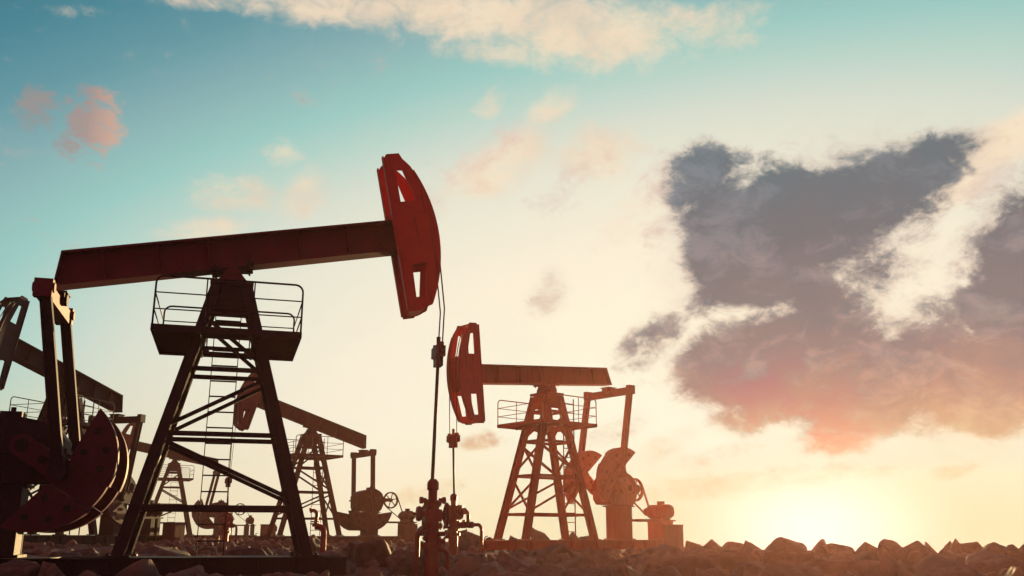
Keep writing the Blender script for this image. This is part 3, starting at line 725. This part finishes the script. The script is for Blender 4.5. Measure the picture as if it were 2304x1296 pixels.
def noise_at(scale, sx, sy, rot, detail, rough, seed, dist=0.):
    m = N('ShaderNodeMapping'); L(AE, m.inputs['Vector']); m.inputs['Scale'].default_value = (sx, sy, 1); m.inputs['Rotation'].default_value = (0, 0, R(rot)); m.inputs['Location'].default_value = (seed, seed*.7, seed*.3)
    n = N('ShaderNodeTexNoise'); L(m.outputs[0], n.inputs['Vector']); n.inputs['Scale'].default_value = scale; n.inputs['Detail'].default_value = detail; n.inputs['Roughness'].default_value = rough; n.inputs['Distortion'].default_value = dist
    return n.outputs['Fac']
def field(table):
    acc = None
    for a, e, rx, ry, rot, wgt in table:
        if wgt == 0: continue
        m = N('ShaderNodeMapping', vector_type='TEXTURE'); L(AE, m.inputs['Vector'])
        m.inputs['Location'].default_value = (a, e, 0); m.inputs['Rotation'].default_value = (0, 0, R(rot)); m.inputs['Scale'].default_value = (rx, ry, 1)
        ln = N('ShaderNodeVectorMath', operation='LENGTH'); L(m.outputs[0], ln.inputs[0])
        v = rng(ln.outputs['Value'], .25, 1.35, wgt, 0.)
        acc = v if acc is None else mathn('MAXIMUM', acc, v)
    return acc
# clear sky: warm pale glow around the low sun fading to teal, dusk behind
gx = mathn('DIVIDE', mathn('SUBTRACT', az, 11.9), 27.2); gy = mathn('DIVIDE', mathn('SUBTRACT', el, 5.3), 14.5)
g = mathn('SQRT', mathn('ADD', mathn('MULTIPLY', gx, gx), mathn('MULTIPLY', gy, gy)))
gs = mathn('SUBTRACT', g, mathn('MULTIPLY', mathn('MULTIPLY', rng(az, -30, 30, -1, 1, False), .09), rng(el, 14, 28)))
SKY = ramp(mathn('DIVIDE', gs, 5.0), [(0, srgb(255, 249, 224)), (.5/5, srgb(255, 244, 216)), (.85/5, srgb(251, 238, 214)), (1.12/5, srgb(236, 231, 210)), (1.32/5, srgb(219, 222, 206)), (1.48/5, srgb(190, 213, 201)), (1.64/5, srgb(158, 202, 194)), (1.86/5, srgb(138, 176, 178)),
    (2.05/5, srgb(106, 154, 163)), (2.25/5, srgb(80, 135, 149)), (2.8/5, srgb(50, 74, 98)), (3.5/5, srgb(104, 76, 90)), (1, srgb(148, 92, 94))])
SKY = mixc(mathn('MULTIPLY', mathn('MULTIPLY', rng(el, 11, 0, 0, .85), rng(g, .7, 1.4)), rng(g, 2.4, 1.7)), SKY, srgb(238, 212, 166))
n_soft = noise_at(.2, 1, 1.8, -20, 6, .55, 3.1)
n_fine = noise_at(.42, 1, 1.5, -24, 12, .62, 11.7, .5)
n_xf = noise_at(1.3, 1, 1.6, -24, 8, .6, 41.0, .8)
n_mid = noise_at(.16, 1, 1.3, -22, 10, .6, 27.3, .4)
col = SKY
# cream band and wisps
fcm = field(CREAM)
fc = mathn('ADD', fcm, mathn('ADD', mathn('MULTIPLY', mathn('SUBTRACT', n_fine, .5), 1.6), mathn('MULTIPLY', mathn('SUBTRACT', n_xf, .5), .5)))
ac = mathn('MULTIPLY', rng(fc, .12, 1.2, 0, .9), rng(fcm, .0, .22))
col = mixc(ac, col, ramp(n_mid, [(.3, srgb(226, 204, 182)), (.5, srgb(246, 220, 190)), (.7, srgb(253, 231, 200))]))
# pink puff
fpm = field(PINK)
fp = mathn('ADD', fpm, mathn('ADD', mathn('MULTIPLY', mathn('SUBTRACT', n_fine, .5), 2.2), mathn('MULTIPLY', mathn('SUBTRACT', n_xf, .5), 1.3)))
ap = mathn('MULTIPLY', rng(fp, .3, 1.05, 0, .85), rng(fpm, .0, .3))
col = mixc(ap, col, ramp(rng(az, -29, -23.5), [(0, srgb(158, 146, 142)), (.5, srgb(176, 146, 138)), (1, srgb(226, 172, 144))]))
# faint low shade clouds
fs = mathn('ADD', field(SHADE), mathn('ADD', mathn('MULTIPLY', mathn('SUBTRACT', n_fine, .5), 1.6), mathn('MULTIPLY', mathn('SUBTRACT', n_xf, .5), .5)))
col = mixc(rng(fs, .25, .95, 0, .7), col, ramp(mathn('DIVIDE', el, 26.0), [(2/26, srgb(232, 190, 142)), (8/26, srgb(228, 196, 164)), (20/26, srgb(222, 196, 184))]))
# dark banks, greyer high, rose and orange low, paler where the bank is thin
fdk = field(DARK)
col = mixc(rng(mathn('ADD', fdk, mathn('MULTIPLY', mathn('SUBTRACT', n_fine, .5), .9)), .0, .85, 0, .55), col, ramp(mathn('DIVIDE', el, 26.0), [(3/26, srgb(250, 220, 172)), (9/26, srgb(236, 206, 178)), (20/26, srgb(212, 198, 186))]))
fd = mathn('ADD', mathn('MULTIPLY', fdk, 1.35), mathn('MULTIPLY', mathn('SUBTRACT', n_mid, .5), 2.0))
fd2 = mathn('ADD', fd, mathn('ADD', mathn('MULTIPLY', mathn('SUBTRACT', n_fine, .5), 1.3), mathn('MULTIPLY', mathn('SUBTRACT', n_xf, .5), .5)))
ad = rng(fd2, .28, .98, 0, .97)
el2 = mathn('ADD', el, mathn('MULTIPLY', mathn('SUBTRACT', n_mid, .5), 7.0))
deep = ramp(mathn('DIVIDE', el2, 26.0), [(3.5/26, srgb(244, 200, 152)), (6/26, srgb(222, 172, 134)), (8/26, srgb(200, 152, 128)), (10/26, srgb(164, 134, 126)), (13/26, srgb(146, 128, 124)), (17/26, srgb(122, 114, 116)), (22/26, srgb(110, 116, 121))])
pale = ramp(mathn('DIVIDE', el2, 26.0), [(3.5/26, srgb(252, 216, 168)), (7/26, srgb(236, 190, 154)), (10/26, srgb(204, 174, 158)), (14/26, srgb(184, 164, 156)), (18/26, srgb(156, 146, 150)), (22/26, srgb(140, 146, 154))])
lump = mathn('ADD', mathn('MULTIPLY', n_fine, .65), mathn('MULTIPLY', n_soft, .35))
dark = mixc(rng(lump, .47, .64, 0, .5), deep, pale)
dark = mixc(rng(fd2, .8, .42, 0, .6), dark, srgb(236, 208, 184))
col = mixc(ad, col, dark)
# the sun's own glow just over the skyline
sx = mathn('MULTIPLY', mathn('SUBTRACT', az, SUN_AZ), .72); sy = mathn('MULTIPLY', mathn('SUBTRACT', el, GLOW_EL), 1.3)
sd = mathn('SQRT', mathn('ADD', mathn('MULTIPLY', sx, sx), mathn('MULTIPLY', sy, sy)))
col = mixc(mathn('MULTIPLY', rng(el, 7.5, 0, 0, .75), rng(mathn('ABSOLUTE', sx), 34, 6, 0, 1)), col, srgb(255, 226, 170))
glow = rng(sd, 0, 6.2, 1.0, 0)
col = mixc(glow, col, (1.25, 1.17, .9, 1))
# radiance above the haze layer: what the dusty air adds along the way down is taken off, what it absorbs is put back
ct = N('ShaderNodeVectorMath', operation='DOT_PRODUCT'); L(tc.outputs['Generated'], ct.inputs[0])
ct.inputs[1].default_value = (math.sin(R(SUN_AZ))*math.cos(R(SUN_EL)), math.cos(R(SUN_AZ))*math.cos(R(SUN_EL)), math.sin(R(SUN_EL)))
den = mathn('POWER', mathn('SUBTRACT', 1+GAN*GAN, mathn('MULTIPLY', ct.outputs['Value'], 2*GAN)), 1.5)
ph = mathn('DIVIDE', (1-GAN*GAN)/12.566, den)
path = mathn('MINIMUM', mathn('DIVIDE', HTOP, mathn('MAXIMUM', sep.outputs['Z'], .01)), 125.0)
add_k = mathn('MULTIPLY', mathn('ADD', mathn('MULTIPLY', ph, SUN_E*KX*.92), .5), mathn('MULTIPLY', path, HAZE))
sc_ = N('ShaderNodeVectorMath', operation='SCALE'); sc_.inputs[0].default_value = (1, .35, .13); L(add_k, sc_.inputs['Scale'])
sb_ = N('ShaderNodeVectorMath', operation='SUBTRACT'); L(col, sb_.inputs[0]); L(sc_.outputs[0], sb_.inputs[1])
mx_ = N('ShaderNodeVectorMath', operation='MAXIMUM'); L(sb_.outputs[0], mx_.inputs[0]); mx_.inputs[1].default_value = (.012, .012, .02)
tr_ = mathn('EXPONENT', mathn('MULTIPLY', path, HAZE))
up_ = N('ShaderNodeVectorMath', operation='SCALE'); L(mx_.outputs[0], up_.inputs[0]); L(tr_, up_.inputs['Scale'])
col = up_.outputs[0]
bg = N('ShaderNodeBackground'); L(col, bg.inputs['Color']); bg.inputs['Strength'].default_value = 1/KX
sky = N('ShaderNodeTexSky', sky_type='NISHITA', sun_disc=False, sun_elevation=R(SUN_EL), sun_rotation=R(SUN_AZ)); sky.air_density = 1.5; sky.dust_density = 3
bg2 = N('ShaderNodeBackground'); L(sky.outputs[0], bg2.inputs['Color']); bg2.inputs['Strength'].default_value = .001
add = N('ShaderNodeAddShader'); L(bg.outputs[0], add.inputs[0]); L(bg2.outputs[0], add.inputs[1])
wo = N('ShaderNodeOutputWorld'); L(add.outputs[0], wo.inputs['Surface'])

# ------------------------------------------------------------------ sun and camera
sl = bpy.data.lights.new('sun', 'SUN'); sl.energy = SUN_E; sl.angle = R(.6); sl.color = SUNC
so = bpy.data.objects.new('sun', sl); COL.objects.link(so)
sdir = Vector((math.sin(R(SUN_AZ))*math.cos(R(SUN_EL)), math.cos(R(SUN_AZ))*math.cos(R(SUN_EL)), math.sin(R(SUN_EL))))
so.rotation_euler = sdir.to_track_quat('Z', 'Y').to_euler(); so.location = sdir*40

cam = bpy.data.cameras.new('camera'); cam.sensor_width = 36; cam.lens = 36*2107.36/2304; cam.clip_end = 2000; cam.clip_start = .1
co = bpy.data.objects.new('camera', cam); COL.objects.link(co); co.rotation_euler = (R(90+14.9416), 0, 0)
scene.camera = co
scene.view_settings.view_transform = 'Standard'; scene.view_settings.look = 'None'; scene.view_settings.exposure = EXPO; scene.view_settings.gamma = 1
scene.cycles.volume_bounces = 0; scene.cycles.max_bounces = 6; scene.cycles.use_denoising = True
